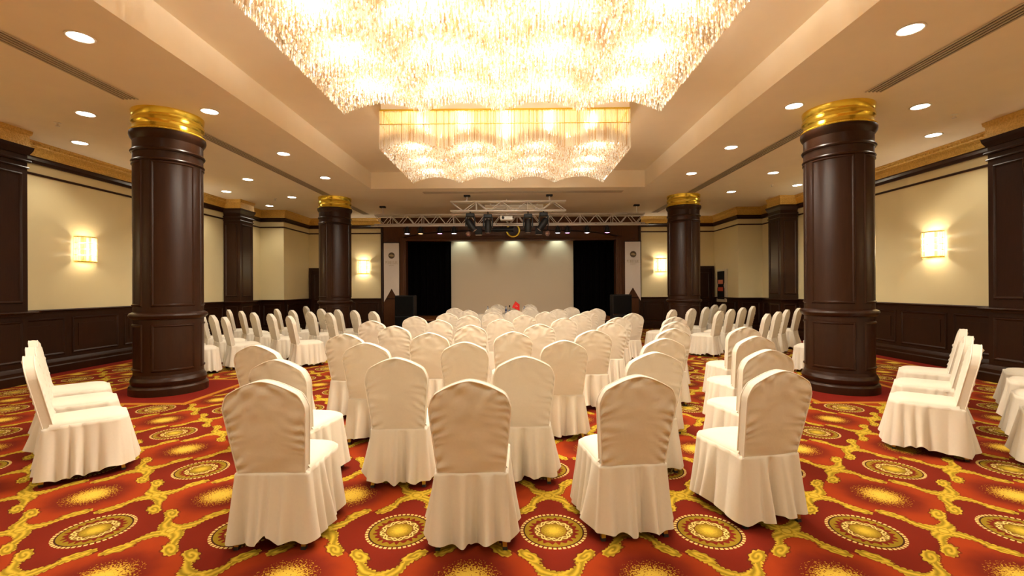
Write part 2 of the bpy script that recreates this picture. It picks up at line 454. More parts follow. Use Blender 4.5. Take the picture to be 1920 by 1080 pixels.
for s, nm in ((-1, 'left'), (1, 'right')):
    mb = MB()
    low = [(-WX, YREAR), (-WX, YS), (-XS, YS), (-XS, YB)]
    sweep(mb, mirror(low, -s), [(0, 0), (.035, 0), (.035, ZCAP-.03), (0, ZCAP-.03)], 1 if s < 0 else -1)
    mb.build('wainscot', 'wood_dark', walls[s])
    rz = PI/2 if s < 0 else -PI/2       # panel -Y normal turned towards the room
    zl, hh = .32, .69
    for a, b_, n in ((2.2, PILY[0][0], 4), (PILY[0][1], PILY[1][0], 5), (PILY[1][1], YS-.04, 1), ):
        pit = (b_-a)/n
        for i in range(n): put_panel(walls[s], s*(WX-.035), a+pit*(i+.5), zl, rz, pit-.13, hh)
    put_panel(walls[s], s*(WX+XS-.035)/2, YS-.035, zl, 0, WX-XS-.2, hh)
    put_panel(walls[s], s*(XS-.035), (YS+YB)/2, zl, rz, YB-YS-.3, hh)
    wbk = MB().box(min(s*PX, s*DOORX[0]), max(s*PX, s*DOORX[0]), YB-.035, YB, 0, ZCAP-.03).build('wainscot', 'wood_dark', wall_back)
    for i in range(2):
        pw = (DOORX[0]-PX-.12)/2; put_panel(wall_back, s*(PX+.06+pw*(i+.5)), YB-.035, zl, 0, pw-.1, hh)

# ------------------------------------------------------------------ doors at the far corners
for s, n, nm in ((-1, 1, 'left'), (1, 2, 'right')):
    x0, x1 = sorted((s*DOORX[0], s*DOORX[1]))
    d = MB().box(x0+.09, x1-.09, YB-.03, YB+.02, 0, 2.20).build(f'door_{n}', 'wood_dark'); struct(d, f'dark panelled door in the far {nm} corner behind the column', 'door')
    fr = MB().box(x0, x0+.09, YB-.07, YB, 0, 2.29).box(x1-.09, x1, YB-.07, YB, 0, 2.29).box(x0+.09, x1-.09, YB-.07, YB, 2.20, 2.29); fr.build('door_frame', 'wood_dark', d)
    for z, h in ((.25, .75), (1.1, .95)): put_panel(d, (x0+x1)/2, YB-.03, z, 0, .5, h, 'door_panel')
    xk = x0+.17 if s > 0 else x1-.17
    MB().lathe([(.0, 0), (.035, .0), (.045, .02), (.03, .05), (0, .055)], 16, M=Matrix.Translation((xk, YB-.05, 2.0)) @ Matrix.Rotation(PI/2, 4, 'X')).build('room_plate', 'gold_polished', d, True)
    MB().lathe([(.0, 0), (.012, .0), (.012, .04), (.03, .05), (.03, .075), (0, .085)], 16, M=Matrix.Translation((xk, YB-.03, 1.02)) @ Matrix.Rotation(PI/2, 4, 'X')).build('door_knob', 'gold_polished', d, True)

# ------------------------------------------------------------------ wall pilasters
for s, nm in ((-1, 'left'), (1, 'right')):
    for k, (y0, y1) in enumerate(PILY):
        x0, x1 = sorted((s*(WX-.03), s*PILX))
        root = empty('wall_pilaster', (0, 0, 0))
        tag(root, f'dark wood square pilaster with gold head, {nm} wall, ' + ('near the viewer' if k == 0 else 'far end past the round columns'), 'pilaster', 'wall pilasters')
        MB().box(x0, x1, y0, y1, 0, 3.86).build('shaft', 'wood_dark', root)
        base = [(s*(WX-.03), y0), (s*PILX, y0), (s*PILX, y1), (s*(WX-.03), y1)]
        sd = 1 if s < 0 else -1
        sweep(MB(), base, [(0, 3.855), (.03, 3.855), (.03, 3.90), (.02, 3.93), (.02, 4.04), (.04, 4.06), (.05, 4.12), (-.05, 4.12), (-.05, 3.855)], -sd if False else sd).build('gold_head', 'gold_carved', root)
        hd = sweep(MB(), base, [(0, 3.72), (.012, 3.72), (.05, 3.80), (.06, 3.855), (0, 3.855)], sd).build('capital_moulding', 'wood_dark', root)
        sweep(MB(), base, [(0, 3.60), (.03, 3.60), (.04, 3.62), (.03, 3.64), (0, 3.64)], sd).build('necking', 'wood_dark', root)
        sweep(MB(), base, [(0, 3.50), (.015, 3.50), (.022, 3.515), (.015, 3.53), (0, 3.53)], sd).build('necking', 'wood_dark', root)
        rz = PI/2 if s < 0 else -PI/2
        yc = (y0+y1)/2
        for z, h in ((.34, .68), (1.30, 2.12)):
            put_panel(root, s*PILX, yc, z, rz, y1-y0-.16, h, 'shaft_panel')
            put_panel(root, s*(WX+PILX)/2, y0, z, 0, WX-PILX-.14, h, 'shaft_panel')

# ------------------------------------------------------------------ round columns
def lathe_part(name, prof, mat, parent): return MB().lathe(prof, 64).build(name, mat, parent, True, .45)
def curved_frame(r, ac, half, z0, z1, name, parent):
    """moulded frame bent round the shaft"""
    prof = [(0, .0), (.012, .012), (.028, .014), (.036, .004), (.04, 0)]; N = 20; mb = MB(); loops = []
    for d, h in prof:
        da = d/r; pts = []
        for i in range(N+1): a = ac-half+da+(2*half-2*da)*i/N; pts.append((a, z0+d))
        for i in range(N+1): a = ac+half-da-(2*half-2*da)*i/N; pts.append((a, z1-d))
        loops.append([((r+h)*math.cos(a), (r+h)*math.sin(a), z) for a, z in pts])
    m = 2*(N+1); vs = [q for l in loops for q in l]; fs = []
    for i in range(len(loops)-1):
        for k in range(m): fs.append((i*m+k, i*m+(k+1) % m, (i+1)*m+(k+1) % m, (i+1)*m+k))
    mb.add(vs, fs); return mb.build(name, 'wood_dark', parent, True, .6)
def make_column():
    root = empty('round_column'); R = .432
    lathe_part('base', [(.49, 0), (.49, .10), (.475, .125), (.45, .135), (.465, .16), (.47, .20), (.455, .235), (R+.01, .25), (R, .29)], 'wood_dark', root)
    lathe_part('shaft', [(R, .28), (R, 1.10), (R, 1.19), (R, 3.745)], 'wood_dark', root)
    lathe_part('belt', [(R, 1.085), (R+.02, 1.09), (R+.045, 1.115), (R+.055, 1.14), (R+.045, 1.165), (R+.02, 1.18), (R, 1.19)], 'wood_dark', root)
    lathe_part('necking', [(R, 3.36), (R+.012, 3.365), (R+.02, 3.38), (R+.012, 3.395), (R, 3.40)], 'wood_dark', root)
    lathe_part('necking', [(R, 3.50), (R+.018, 3.505), (R+.028, 3.525), (R+.018, 3.545), (R, 3.55)], 'wood_dark', root)
    lathe_part('capital_moulding', [(R, 3.68), (R+.01, 3.70), (R+.03, 3.73), (R+.042, 3.765), (R+.04, 3.80), (R-.02, 3.81)], 'wood_dark', root)
    g = lathe_part('gold_capital', [(R+.012, 3.795), (R+.022, 3.815), (R+.022, 3.835), (R+.002, 3.855), (R-.004, 3.90), (R+.006, 3.93), (R+.02, 3.945), (R+.02, 3.985), (R+.002, 4.0), (R, 4.02), (R+.012, 4.04), (R+.02, 4.12), (R-.1, 4.12)], 'gold_polished', root)
    lb = MB()
    for i in range(120): a = 2*PI*i/120; lb.lathe([(0, -.009), (.008, -.004), (.008, .004), (0, .009)], 6, (R+.024)*math.cos(a), (R+.024)*math.sin(a), 3.825)
    b_ = lb.build('bead_ring', 'gold_polished', g, True); b_['kind'] = 'stuff'
    for i in range(4):
        a = PI/4+i*PI/2
        curved_frame(R, a, math.radians(37), 1.27, 3.36, 'shaft_panel', root)
        curved_frame(R, a, math.radians(37), .34, 1.02, 'pedestal_panel', root)
    return root
col0 = make_column()
for i, (s, y, lab) in enumerate(((-1, COLY[0], 'near left'), (1, COLY[0], 'near right'), (-1, COLY[1], 'far left'), (1, COLY[1], 'far right'))):
    o = col0 if i == 0 else copy_tree(col0)
    o.location = (s*COLX, y, 0)
    tag(o, f'{lab} round dark wood column with polished gold capital', 'column', 'round columns')

# ------------------------------------------------------------------ ceiling slots and downlights
def slot(x, y, ln, rz, label):
    root = empty('ceiling_vent', (x, y, ZC), rz); tag(root, label, 'vent', 'linear ceiling vents')
    W = .20
    MB().box(-W/2, W/2, -ln/2, ln/2, -.004, -.001).build('dark_gap', 'slot_dark', root)
    for k in range(5):
        xx = -W/2+W*k/4
        MB().box(xx-.009, xx+.009, -ln/2, ln/2, -.014, -.004).build('blade', 'slot_blade', root)
for s, nm in ((-1, 'left'), (1, 'right')):
    slot(s*5.02, 3.4, 5.5, 0, f'long striped ceiling vent before the near {nm} column')
    slot(s*5.02, 10.0, 5.1, 0, f'long striped ceiling vent between the two {nm} columns')
    slot(s*5.02, 14.85, 2.0, 0, f'short striped ceiling vent behind the far {nm} column')
slot(.4, 12.34, 5.4, PI/2, 'narrow ceiling vent running across in front of the stage truss').__class__
DL = [(-4.24, 4.63, 'largest, by the left coffer edge nearest the viewer'), (-6.12, 6.65, 'left side, over the near column line by the wall'), (-4.24, 6.6, 'just right of the near left column head'),
      (-7.47, 7.95, 'by the left cornice beside the near pilaster'), (-4.24, 8.7, 'second past the near left column along the coffer'), (-6.12, 10.7, 'left side between vent and wall, mid room'),
      (-4.24, 10.6, 'near the far left corner of the coffer'), (-7.47, 12.0, 'by the left cornice before the far pilaster'), (-6.12, 12.8, 'left of the far left column head'), (-7.47, 14.1, 'by the left cornice past the far pilaster'),
      (4.24, 4.66, 'largest, by the right coffer edge nearest the viewer'), (4.24, 6.6, 'just left of the near right column head'), (6.1, 6.67, 'just right of the near right column head'),
      (7.43, 7.93, 'by the right cornice beside the near pilaster'), (4.24, 8.53, 'second past the near right column along the coffer'), (4.24, 10.46, 'near the far right corner of the coffer'),
      (6.1, 10.46, 'right side between vent and wall, mid room'), (7.43, 11.75, 'by the right cornice before the far pilaster'), (6.1, 12.5, 'right of the far right column head')]
for s_, nm_ in ((-1, 'left'), (1, 'right')):      # rows carried on out of view, added to fill the front chairs
    for yy, ny in ((2.7, 'level with the nearest chairs'), (.8, 'above the viewer'), (-1.1, 'behind the viewer')):
        for xx, nx in ((4.24, 'inner'), (6.1, 'middle'), (7.45, 'outer')): DL.append((s_*xx, yy, f'{ny}, {nm_} {nx} line, added fill'))
for xx, nx in ((-2.4, 'left'), (0.0, 'middle'), (2.4, 'right')): DL.append((xx, -.6, f'added as fill behind the viewer before the coffer, {nx} one'))  # unseen lamps added to light the front chair backs from behind
for xx, nx in ((-3.0, 'first'), (-1.0, 'second'), (1.0, 'third'), (3.0, 'fourth')): DL.append((xx, .8, f'added as fill above the viewer, before coffer, {nx} from the left'))  # more unseen lamps, added to lift the front row
dl_me = None
for x, y, lab in DL:
    root = empty('downlight', (x, y, ZC)); tag(root, 'round recessed downlight ' + lab, 'ceiling light', 'recessed downlights')
    if dl_me is None:
        dl_me = (MB().lathe([(.105, 0), (.125, -.002), (.128, -.008), (.12, -.014), (.105, -.010), (.105, 0)], 32, cap=False).mesh('trim_ring', 'white_plastic', True),
                 MB().lathe([(0, -.006), (.104, -.006), (.104, -.003), (0, -.003)], 32, cap=False).mesh('lens', 'lamp_glow', True))
    link_me('trim_ring', dl_me[0], root); link_me('lens', dl_me[1], root)
    lamp('downlight_lamp', 'SPOT', (0, 0, -.03), DOWN_W, WARM, .08, None, root, spot_size=math.radians(125), spot_blend=.7)
for x, y, lab in ((-6.9, 7.0, 'near the left pilaster'), (6.9, 7.0, 'near the right pilaster'), (6.75, 11.7, 'right side far part'), (-6.7, 13.0, 'left side far part')):
    root = empty('sprinkler', (x, y, ZC)); tag(root, 'small ceiling sprinkler head ' + lab, 'sprinkler', 'ceiling sprinklers')
    MB().lathe([(.045, 0), (.045, -.008), (.012, -.012), (.012, -.05), (.0, -.05)], 16).build('rose', 'white_plastic', root, True, .5)
    MB().lathe([(0, -.05), (.03, -.05), (.03, -.055), (0, -.055)], 16).build('deflector', 'truss_alu', root)

# ------------------------------------------------------------------ chandeliers
def many(tv, tf, offs, scl=None, rot=None):
    tv = np.array(tv, float); n = len(tv); offs = np.array(offs, float); m = len(offs)
    V = np.repeat(tv[None], m, 0)
    if rot is not None:
        c_, s_ = np.cos(rot)[:, None], np.sin(rot)[:, None]
        V = np.stack([V[:, :, 0]*c_-V[:, :, 1]*s_, V[:, :, 0]*s_+V[:, :, 1]*c_, V[:, :, 2]], 2)
    if scl is not None: V = V*np.array(scl)[:, None, :]
    V = (V+offs[:, None, :]).reshape(-1, 3)
    fs = []
    for f in tf:
        k = np.array(f)[None]+(np.arange(m)*n)[:, None]; fs += k.tolist()
    return V.tolist(), fs
def np_mesh(name, parts, mat):
    V = []; F = []
    for v, f in parts:
        k = len(V); V += v; F += [[i+k for i in q] for q in f]
    me = bpy.data.meshes.new(name); me.from_pydata(V, [], F); me.update(); me.materials.append(MT[mat]); return me
OCT_V = [(0, 0, .5), (.5, 0, 0), (0, .5, 0), (-.5, 0, 0), (0, -.5, 0), (0, 0, -.5)]
OCT_F = [(0, 1, 2), (0, 2, 3), (0, 3, 4), (0, 4, 1), (5, 2, 1), (5, 3, 2), (5, 4, 3), (5, 1, 4)]
ROD_V = [(math.cos(k*2*PI/4), math.sin(k*2*PI/4), z) for z in (0, -1) for k in range(4)]+[(0, 0, -1.06)]
ROD_F = [(0, 1, 5, 4), (1, 2, 6, 5), (2, 3, 7, 6), (3, 0, 4, 7), (4, 5, 8), (5, 6, 8), (6, 7, 8), (7, 4, 8), (3, 2, 1, 0)]
HX, HY = 2.05, 1.2
def bed_z(x, y):
    # scalloped underside: bowls on a grid, lowest along the long sides
    bx = np.abs(np.sin(PI*x/1.025)); by = .62+.38*np.abs(np.cos(PI*y/.8))
    return -.655+.20*bx*by
rng = np.random.RandomState(3)
def make_chandelier():
    root = empty('crystal_chandelier')
    fr = MB()
    for a, b_ in (((-HX, HX), (-HY, -HY+.05)), ((-HX, HX), (HY-.05, HY)), ((-HX, -HX+.05), (-HY+.05, HY-.05)), ((HX-.05, HX), (-HY+.05, HY-.05))):
        fr.box(a[0], a[1], b_[0], b_[1], -.035, 0)
    fr.build('frame', 'gold_polished', root)
    MB().box(-HX+.05, HX-.05, -HY+.05, HY-.05, -.02, -.002).build('top_plate', 'gold_plate', root)
    MB().box(-HX+.015, HX-.015, -HY+.015, HY-.015, 0, ZCO-4.45).build('ceiling_gap_fill', 'ceiling_paint', root)  # added box fills the shaded gap so lit ceiling seems to continue
    mid = MB()
    for a, b_ in (((-HX, HX), (-HY, -HY+.02)), ((-HX, HX), (HY-.02, HY)), ((-HX, -HX+.02), (-HY+.02, HY-.02)), ((HX-.02, HX), (-HY+.02, HY-.02))):
        mid.box(a[0], a[1], b_[0], b_[1], -.252, -.24)
    mid.build('middle_rail', 'gold_polished', root)
    # perimeter points
    per = []
    sp = .024
    for x in np.arange(-HX, HX+.001, sp): per += [(x, -HY), (x, HY)]
    for y in np.arange(-HY+sp, HY-.01, sp): per += [(-HX, y), (HX, y)]
    per = np.array(per)
    jit = rng.rand(len(per))
    up = many(ROD_V, ROD_F, np.c_[per, np.full(len(per), -.03)], np.c_[np.full(len(per), .0085), np.full(len(per), .0085), .195+.012*jit], rng.rand(len(per))*PI)
    o = link_me('upper_rod_curtain', np_mesh('upper_rod_curtain', [up], 'crystal_amber'), root); o['kind'] = 'stuff'; o['label'] = 'upper curtain of amber crystal rods'
    bz = bed_z(per[:, 0], per[:, 1])
    ln = -.252-bz
    lo = many(ROD_V, ROD_F, np.c_[per, np.full(len(per), -.252)], np.c_[np.full(len(per), .009), np.full(len(per), .009), ln*(.93+.07*jit)], rng.rand(len(per))*PI)
    o = link_me('lower_rod_curtain', np_mesh('lower_rod_curtain', [lo], 'crystal_clear'), root); o['kind'] = 'stuff'; o['label'] = 'lower curtain of clear crystal rods'
    # bed of strings: rods ending in faceted drops
    gx, gy = np.meshgrid(np.arange(-HX+.03, HX-.02, .036), np.arange(-HY+.03, HY-.02, .040))
    g = np.c_[gx.ravel(), gy.ravel()]+(rng.rand(gx.size, 2)-.5)*.018
    bz = bed_z(g[:, 0], g[:, 1])+(rng.rand(len(g))-.5)*.05
    L = .10+.10*rng.rand(len(g))
    rods = many(ROD_V, ROD_F, np.c_[g, bz+L+.03], np.c_[np.full(len(g), .008), np.full(len(g), .008), L], rng.rand(len(g))*PI)
    n = len(g)
    drops = many(OCT_V, OCT_F, np.c_[g, bz+.008], np.c_[np.full(n, .024), np.full(n, .024), .036+.02*rng.rand(n)], rng.rand(n)*PI)
    bead = many(OCT_V, OCT_F, np.c_[g+(rng.rand(n, 2)-.5)*.03, bz+.05+.10*rng.rand(n)], np.c_[np.full(n, .026), np.full(n, .026), np.full(n, .026)], rng.rand(n)*PI)
    o = link_me('crystal_strings', np_mesh('crystal_strings', [rods, drops, bead], 'crystal_clear'), root); o['kind'] = 'stuff'; o['label'] = 'scalloped bed of hanging faceted crystal strings'
    bm_ = MB().lathe([(.0, .05), (.012, .045), (.012, .02), (.022, 0), (.026, -.02), (.02, -.04), (0, -.05)], 12).mesh('bulb', 'bulb_glow', True)
    for i in range(4):
        for j in range(3):
            x = -HX+.51+1.025*i; y = (j-1)*.8
            b_ = link_me('bulb', bm_, root); b_.location = (x, y, float(bed_z(x, y))-.02)
    return root
ch0 = make_chandelier()
CH = [(.05, 8.63, 4.45, 'far crystal chandelier hanging closer to the stage'), (.05, 4.70, 4.45, 'near huge crystal chandelier cut by the top of the view')]
for i, (x, y, z, lab) in enumerate(CH):
    o = ch0 if i == 0 else copy_tree(ch0)
    o.location = (x, y, z); tag(o, lab, 'chandelier', 'crystal chandeliers')
    for ix in range(4):
        for iy in range(3):
            lx = -HX+.51+1.025*ix; ly = (iy-1)*.8
            lamp('chandelier_lamp', 'SPOT', (lx, ly, float(bed_z(lx, ly))-.08), CHAND_W*2, CHWARM, .05, None, o, spot_size=math.radians(178), spot_blend=.25)
            lamp('chandelier_bulb_lamp', 'POINT', (lx, ly, float(bed_z(lx, ly))-.12), CHAND_BULB, CHWARM, .03, None, o)
    for ix in range(5):
        for iy in range(3):
            lamp('chandelier_inner_lamp', 'POINT', (-1.64+.82*ix, -.8+.8*iy, -.30), CHAND_IN, CHWARM, .03, None, o)

# ------------------------------------------------------------------ wall sconces
def make_sconce():
    root = empty('wall_sconce')     # faces -Y, back at y=0
    MB().cbox(-.17, .17, -.02, 0, -.24, .24, .006).build('back_plate', 'gold_polished', root)
    for z in (-.245, .235):
        mb = MB(); N = 20
        pts = [(.215*math.cos(PI+PI*i/N), -.02+.16*math.sin(PI+PI*i/N)) for i in range(N+1)]
        mb.tube([(x, y, z+.005) for x, y in pts], .008, 8); mb.build('gold_rim', 'gold_polished', root, True)
    tv = [(-.5, -.5, -.5), (.5, -.5, -.5), (.5, .5, -.5), (-.5, .5, -.5), (-.5, -.5, .5), (.5, -.5, .5), (.5, .5, .5), (-.5, .5, .5)]
    for row in range(4):
        mb = MB()
        for i in range(15):
            a = PI+PI*(i+.5)/15; x, y = .205*math.cos(a), -.02+.15*math.sin(a)
            M = Matrix.Translation((x, y, -.175+row*.117)) @ Matrix.Rotation(math.atan2(math.cos(a)*.205, -math.sin(a)*.15)*1.0, 4, 'Z')
            mb.cbox(-.021, .021, -.009, .009, -.052, .052, .006, M)
        q = mb.build('crystal_row', 'crystal_clear', root); q['label'] = 'row of curved crystal blocks'
    MB().lathe([(.0, -.07), (.03, -.05), (.035, 0), (.03, .05), (0, .07)], 16, 0, -.07, 0).build('bulb', 'bulb_glow', root, True)
    return root
sc0 = make_sconce()
SCN = [(-WX, 8.85, 2.31, PI/2, 'left wall, nearest the viewer'), (-WX, 11.5, 2.31, PI/2, 'left wall, behind the near column'), (WX, 8.85, 2.31, -PI/2, 'right wall, nearest the viewer'), (WX, 11.5, 2.31, -PI/2, 'right wall, behind the near column'),
       (-WX, 2.58, 2.31, PI/2, 'left wall, side fill added beside viewer'), (WX, 2.58, 2.31, -PI/2, 'right wall, side fill added beside viewer'), (-WX, 5.2, 2.31, PI/2, 'left wall, fill added before the near pilaster'), (WX, 5.2, 2.31, -PI/2, 'right wall, fill added before the near pilaster'),  # these four lie out of view, added for more side light
       (-5.45, YB, 2.32, 0, 'back wall, left of the stage'), (5.52, YB, 2.33, 0, 'back wall, right of the stage')]
for i, (x, y, z, rz, lab) in enumerate(SCN):
    o = sc0 if i == 0 else copy_tree(sc0)
    o.location = (x, y, z); o.rotation_euler = (0, 0, rz); tag(o, 'glowing crystal and gold wall sconce on the ' + lab, 'wall lamp', 'crystal wall sconces')
    lamp('sconce_lamp', 'POINT', (0, -.07, .10), SCONCE_W*.5, WARM, .04, None, o); lamp('sconce_lamp', 'POINT', (0, -.07, -.10), SCONCE_W*.5, WARM, .04, None, o)

# ------------------------------------------------------------------ stage front
OX, OZ = 3.86, 3.27
root = empty('proscenium', (0, YB, 0)); tag(root, 'dark wood stage surround with moulded frame and deep header', 'proscenium')
for s in (-1, 1):
    x0, x1 = sorted((s*OX, s*PX)); MB().box(x0, x1, -.06, .25, 0, OZ).build('side_panel', 'wood_mid', root)
    x0, x1 = sorted((s*OX, s*(OX+.22))); MB().cbox(x0, x1, -.13, -.06, 0, OZ+.12, .02).build('jamb_moulding', 'wood_mid', root)
    x0, x1 = sorted((s*(OX+.06), s*(OX+.12))); MB().cbox(x0, x1, -.155, -.13, 0, OZ+.06, .012).build('jamb_bead', 'wood_mid', root)
    x0, x1 = sorted((s*(PX-.06), s*(PX+.02))); MB().cbox(x0, x1, -.12, -.06, 0, ZC, .015).build('edge_moulding', 'wood_dark', root)
    MB().box(min(s*(OX+.24), s*(PX-.08)), max(s*(OX+.24), s*(PX-.08)), -.075, -.06, 1.12, 1.17).build('side_rail', 'wood_dark', root)
MB().box(-PX, PX, -.06, .25, OZ, ZC).build('header', 'wood_mid', root)
arch = [(-OX-.1+(2*OX+.2)*i/40, -.07, 3.40+.24*(1-abs(2*i/40-1)**4)) for i in range(41)]
MB().tube(arch, .03, 8).build('arch_moulding', 'wood_dark', root, True)
MB().cbox(-OX, OX, -.11, -.06, OZ, OZ+.06, .015).build('header_bead', 'wood_mid', root)
em = empty('emblem', (.1, YB-.105, 3.63)); tag(em, 'round gold ring emblem on the stage header', 'emblem')
ring = MB().lathe([(.20, -.02), (.26, -.02), (.27, 0), (.26, .02), (.20, .02), (.19, 0), (.20, -.02)], 40, cap=False, M=Matrix.Translation((0, -.03, 0)) @ Matrix.Rotation(PI/2, 4, 'X')); ring.build('ring', 'gold_polished', em, True)
MB().lathe([(0, 0), (.2, 0), (.2, .02), (0, .02)], 32, M=Matrix.Translation((0, -.01, 0)) @ Matrix.Rotation(PI/2, 4, 'X'), cap=False).build('disc', 'wood_dark', em)
# stage platform
st = empty('stage_platform', (0, 15.3, 0)); tag(st, 'low wooden stage platform in front of the screen', 'stage')
MB().box(-3.6, 3.6, 0, 3.2, 0, .42).build('body', 'wood_dark', st); MB().cbox(-3.63, 3.63, -.03, 3.2, .42, .47, .01).build('deck', 'stage_wood', st)
for i in range(7): put_panel(st, -3.6+7.2*(i+.5)/7, 0, .04, 0, .9, .34, 'front_panel')
# stage box walls
sb = MB().box(-4.6, 4.6, YB+2.6, YB+2.7, 0, ZC).box(-4.7, -4.6, YB+.25, YB+2.7, 0, ZC).box(4.6, 4.7, YB+.25, YB+2.7, 0, ZC)
struct(sb.build('wall_stage', 'black_cloth'), 'black walls of the stage recess', 'wall')
def curtain(x0, x1, y, lab):
    mb = MB(); N = int((x1-x0)/.02); vs = []; fs = []
    for i in range(N+1):
        x = x0+(x1-x0)*i/N; yy = y+.05*math.sin(x*26)+.02*math.sin(x*61+1)
        for z in (.475, 1.5, 3.6): vs.append((x, yy, z))
        for z in (.475, 1.5, 3.6): vs.append((x, yy+.02, z))
    for i in range(N):
        a = i*6; b_ = a+6
        fs += [(a, b_, b_+1, a+1), (a+1, b_+1, b_+2, a+2), (a+3, a+4, b_+4, b_+3), (a+4, a+5, b_+5, b_+4)]
    mb.add(vs, fs); o = mb.build('stage_curtain', 'black_cloth', None, True); tag(o, lab, 'curtain', 'black stage curtains')
for x, lab in ((-1.9, 'left'), (.07, 'middle'), (1.78, 'right')):
    r_ = empty('screen_lamp', (x, 17.32, 3.66)); tag(r_, f'small lamp hidden behind the stage header above the screen, {lab} one', 'stage light', 'screen wash lamps')
    MB().lathe([(0, .14), (.05, .13), (.06, 0), (.055, -.005), (0, -.005)], 16).build('can', 'black_metal', r_, True, .6); MB().tube([(0, 0, .14), (0, 0, ZC-3.66)], .01, 6).build('stem', 'black_metal', r_)
    lamp('screen_wash', 'SPOT', (0, 0, -.02), 14, (.86, 1, .86), .03, (.30, 0, 0), r_, spot_size=math.radians(95), spot_blend=.8)
curtain(-4.1, -2.30, 17.5, 'black velvet curtain left of the screen'); curtain(2.40, 4.1, 17.5, 'black velvet curtain right of the screen')
sr = empty('projection_screen', (.05, 17.62, 0)); tag(sr, 'large plain white projection screen at the back of the stage', 'screen')
MB().box(-2.55, 2.55, 0, .02, .52, 3.62).build('screen_cloth', 'screen_white', sr); MB().cbox(-2.6, 2.6, -.03, .05, 3.62, 3.74, .02).build('housing', 'white_plastic', sr); MB().cbox(-2.55, 2.55, -.015, .03, .475, .52, .01).build('bottom_bar', 'black_metal', sr)

# banners
def banner(xc, lab):
    r_ = empty('pennant_banner', (xc, YB-.17, 0)); tag(r_, lab, 'banner', 'white pennant banners')
    W = .28; N = 12; vs = []; fs = []
    for i in range(N+1):
        x = -W+2*W*i/N; zb = 1.52-(abs(x)/W)*.49
        for j in range(13):
            z = 3.2+(zb-3.2)*j/12; vs.append((x, .012*math.sin(x*9+z*2.1)*(j/12), z))
    n = len(vs)
    vs += [(x, y+.006, z) for x, y, z in vs]
    for i in range(N):
        for j in range(12):
            a = i*13+j; fs.append((a, a+13, a+14, a+1)); fs.append((n+a, n+a+1, n+a+14, n+a+13))
    for i in range(N): a = i*13; fs += [(a, n+a, n+a+13, a+13), (a+12, a+25, n+a+25, n+a+12)]
    MB().add(vs, fs).build('cloth', 'banner_white', r_, True, .6)
    MB().tube([(-W-.03, -.005, 3.2), (W+.03, -.005, 3.2)], .012, 8).build('hanging_rod', 'black_metal', r_)
    MB().tube([(-W+.03, -.0, 3.2), (0, .02, 3.32), (W-.03, 0, 3.2)], .004, 6).build('cord', 'black_metal', r_)
    F = Matrix.Translation((.01, -.016, 2.73)) @ Matrix.Rotation(PI/2, 4, 'X')
    lg = MB().lathe([(0, 0), (.115, 0), (.115, .006), (0, .006)], 32, M=F, cap=False).build('logo_disc', 'banner_print', r_)
    for k, (dx, dz, rr) in enumerate(((-.02, .0, .05), (.025, -.012, .05), (0, .02, .035))):
        MB().lathe([(0, 0), (rr, 0), (rr, .003), (0, .003)], 20, M=Matrix.Translation((.01+dx, -.0235-.001*k, 2.73+dz)) @ Matrix.Rotation(PI/2, 4, 'X') @ Matrix.Diagonal((1.3, .6, 1, 1)), cap=False).build('logo_swirl', 'banner_gold', lg)
    # lettering lines, too small in the photograph to read: worn pale strokes
    mb = MB(); x = -.215
    rr_ = random.Random(5)
    while x < .22:
        w = rr_.choice((.012, .03, .04)); mb.box(x, x+.01, -.016, -.010, 2.41, 2.53)
        if w > .02: mb.box(x+.01, x+w, -.016, -.010, rr_.choice((2.41, 2.46, 2.52)), rr_.choice((2.425, 2.475, 2.53)))
        x += w+.02
    mb.build('lettering', 'banner_text', r_)
    mb = MB(); x = -.09
    while x < .09: mb.box(x, x+.01, -.016, -.010, 2.355, 2.385); x += .019
    mb.build('lettering', 'banner_text', r_)
banner(-4.37, 'white swallowtail banner with round dark logo, left of the stage'); banner(4.46, 'white swallowtail banner with round dark logo, right of the stage')

# black loudspeakers
def speaker(xc, lab):
    r_ = empty('loudspeaker', (xc, 14.76, 0)); tag(r_, lab, 'speaker', 'black loudspeakers by the stage')
    MB().cbox(-.31, .31, 0, .48, 0, .62, .02).build('bass_cabinet', 'black_metal', r_); MB().cbox(-.29, .29, -.01, 0, .04, .58, .004).build('bass_grille', 'grille_black', r_)
    MB().cbox(-.31, .31, .01, .48, .62, 1.29, .02).build('top_cabinet', 'black_metal', r_); MB().cbox(-.29, .29, 0, .01, .66, 1.25, .004).build('top_grille', 'grille_black', r_)
speaker(-3.44, 'tall black loudspeaker stack on the floor left of the stage'); speaker(3.64, 'tall black loudspeaker stack on the floor right of the stage')

# framed wall panel on the right return
fp = empty('wall_panel', (XS, 16.12, 1.57), -PI/2); tag(fp, 'tall pale frame with black panel and two red patches on the far right wall', 'wall panel')
MB().cbox(-.37, .37, -.07, 0, -.58, .58, .015).build('frame', 'frame_beige', fp)
MB().prism([(-.26, .5), (.26, .5), (.26, .10), (.2, .0), (.26, -.10), (.26, -.48), (-.26, -.48), (-.26, -.10), (-.2, .0), (-.26, .10)], -.085, -.07).build('black_panel', 'black_metal', fp)
MB().cbox(-.19, .19, -.095, -.085, .05, .20, .01).build('red_patch', 'print_orange', fp); MB().cbox(-.19, .19, -.095, -.085, -.20, -.06, .01).build('red_patch', 'print_red', fp)

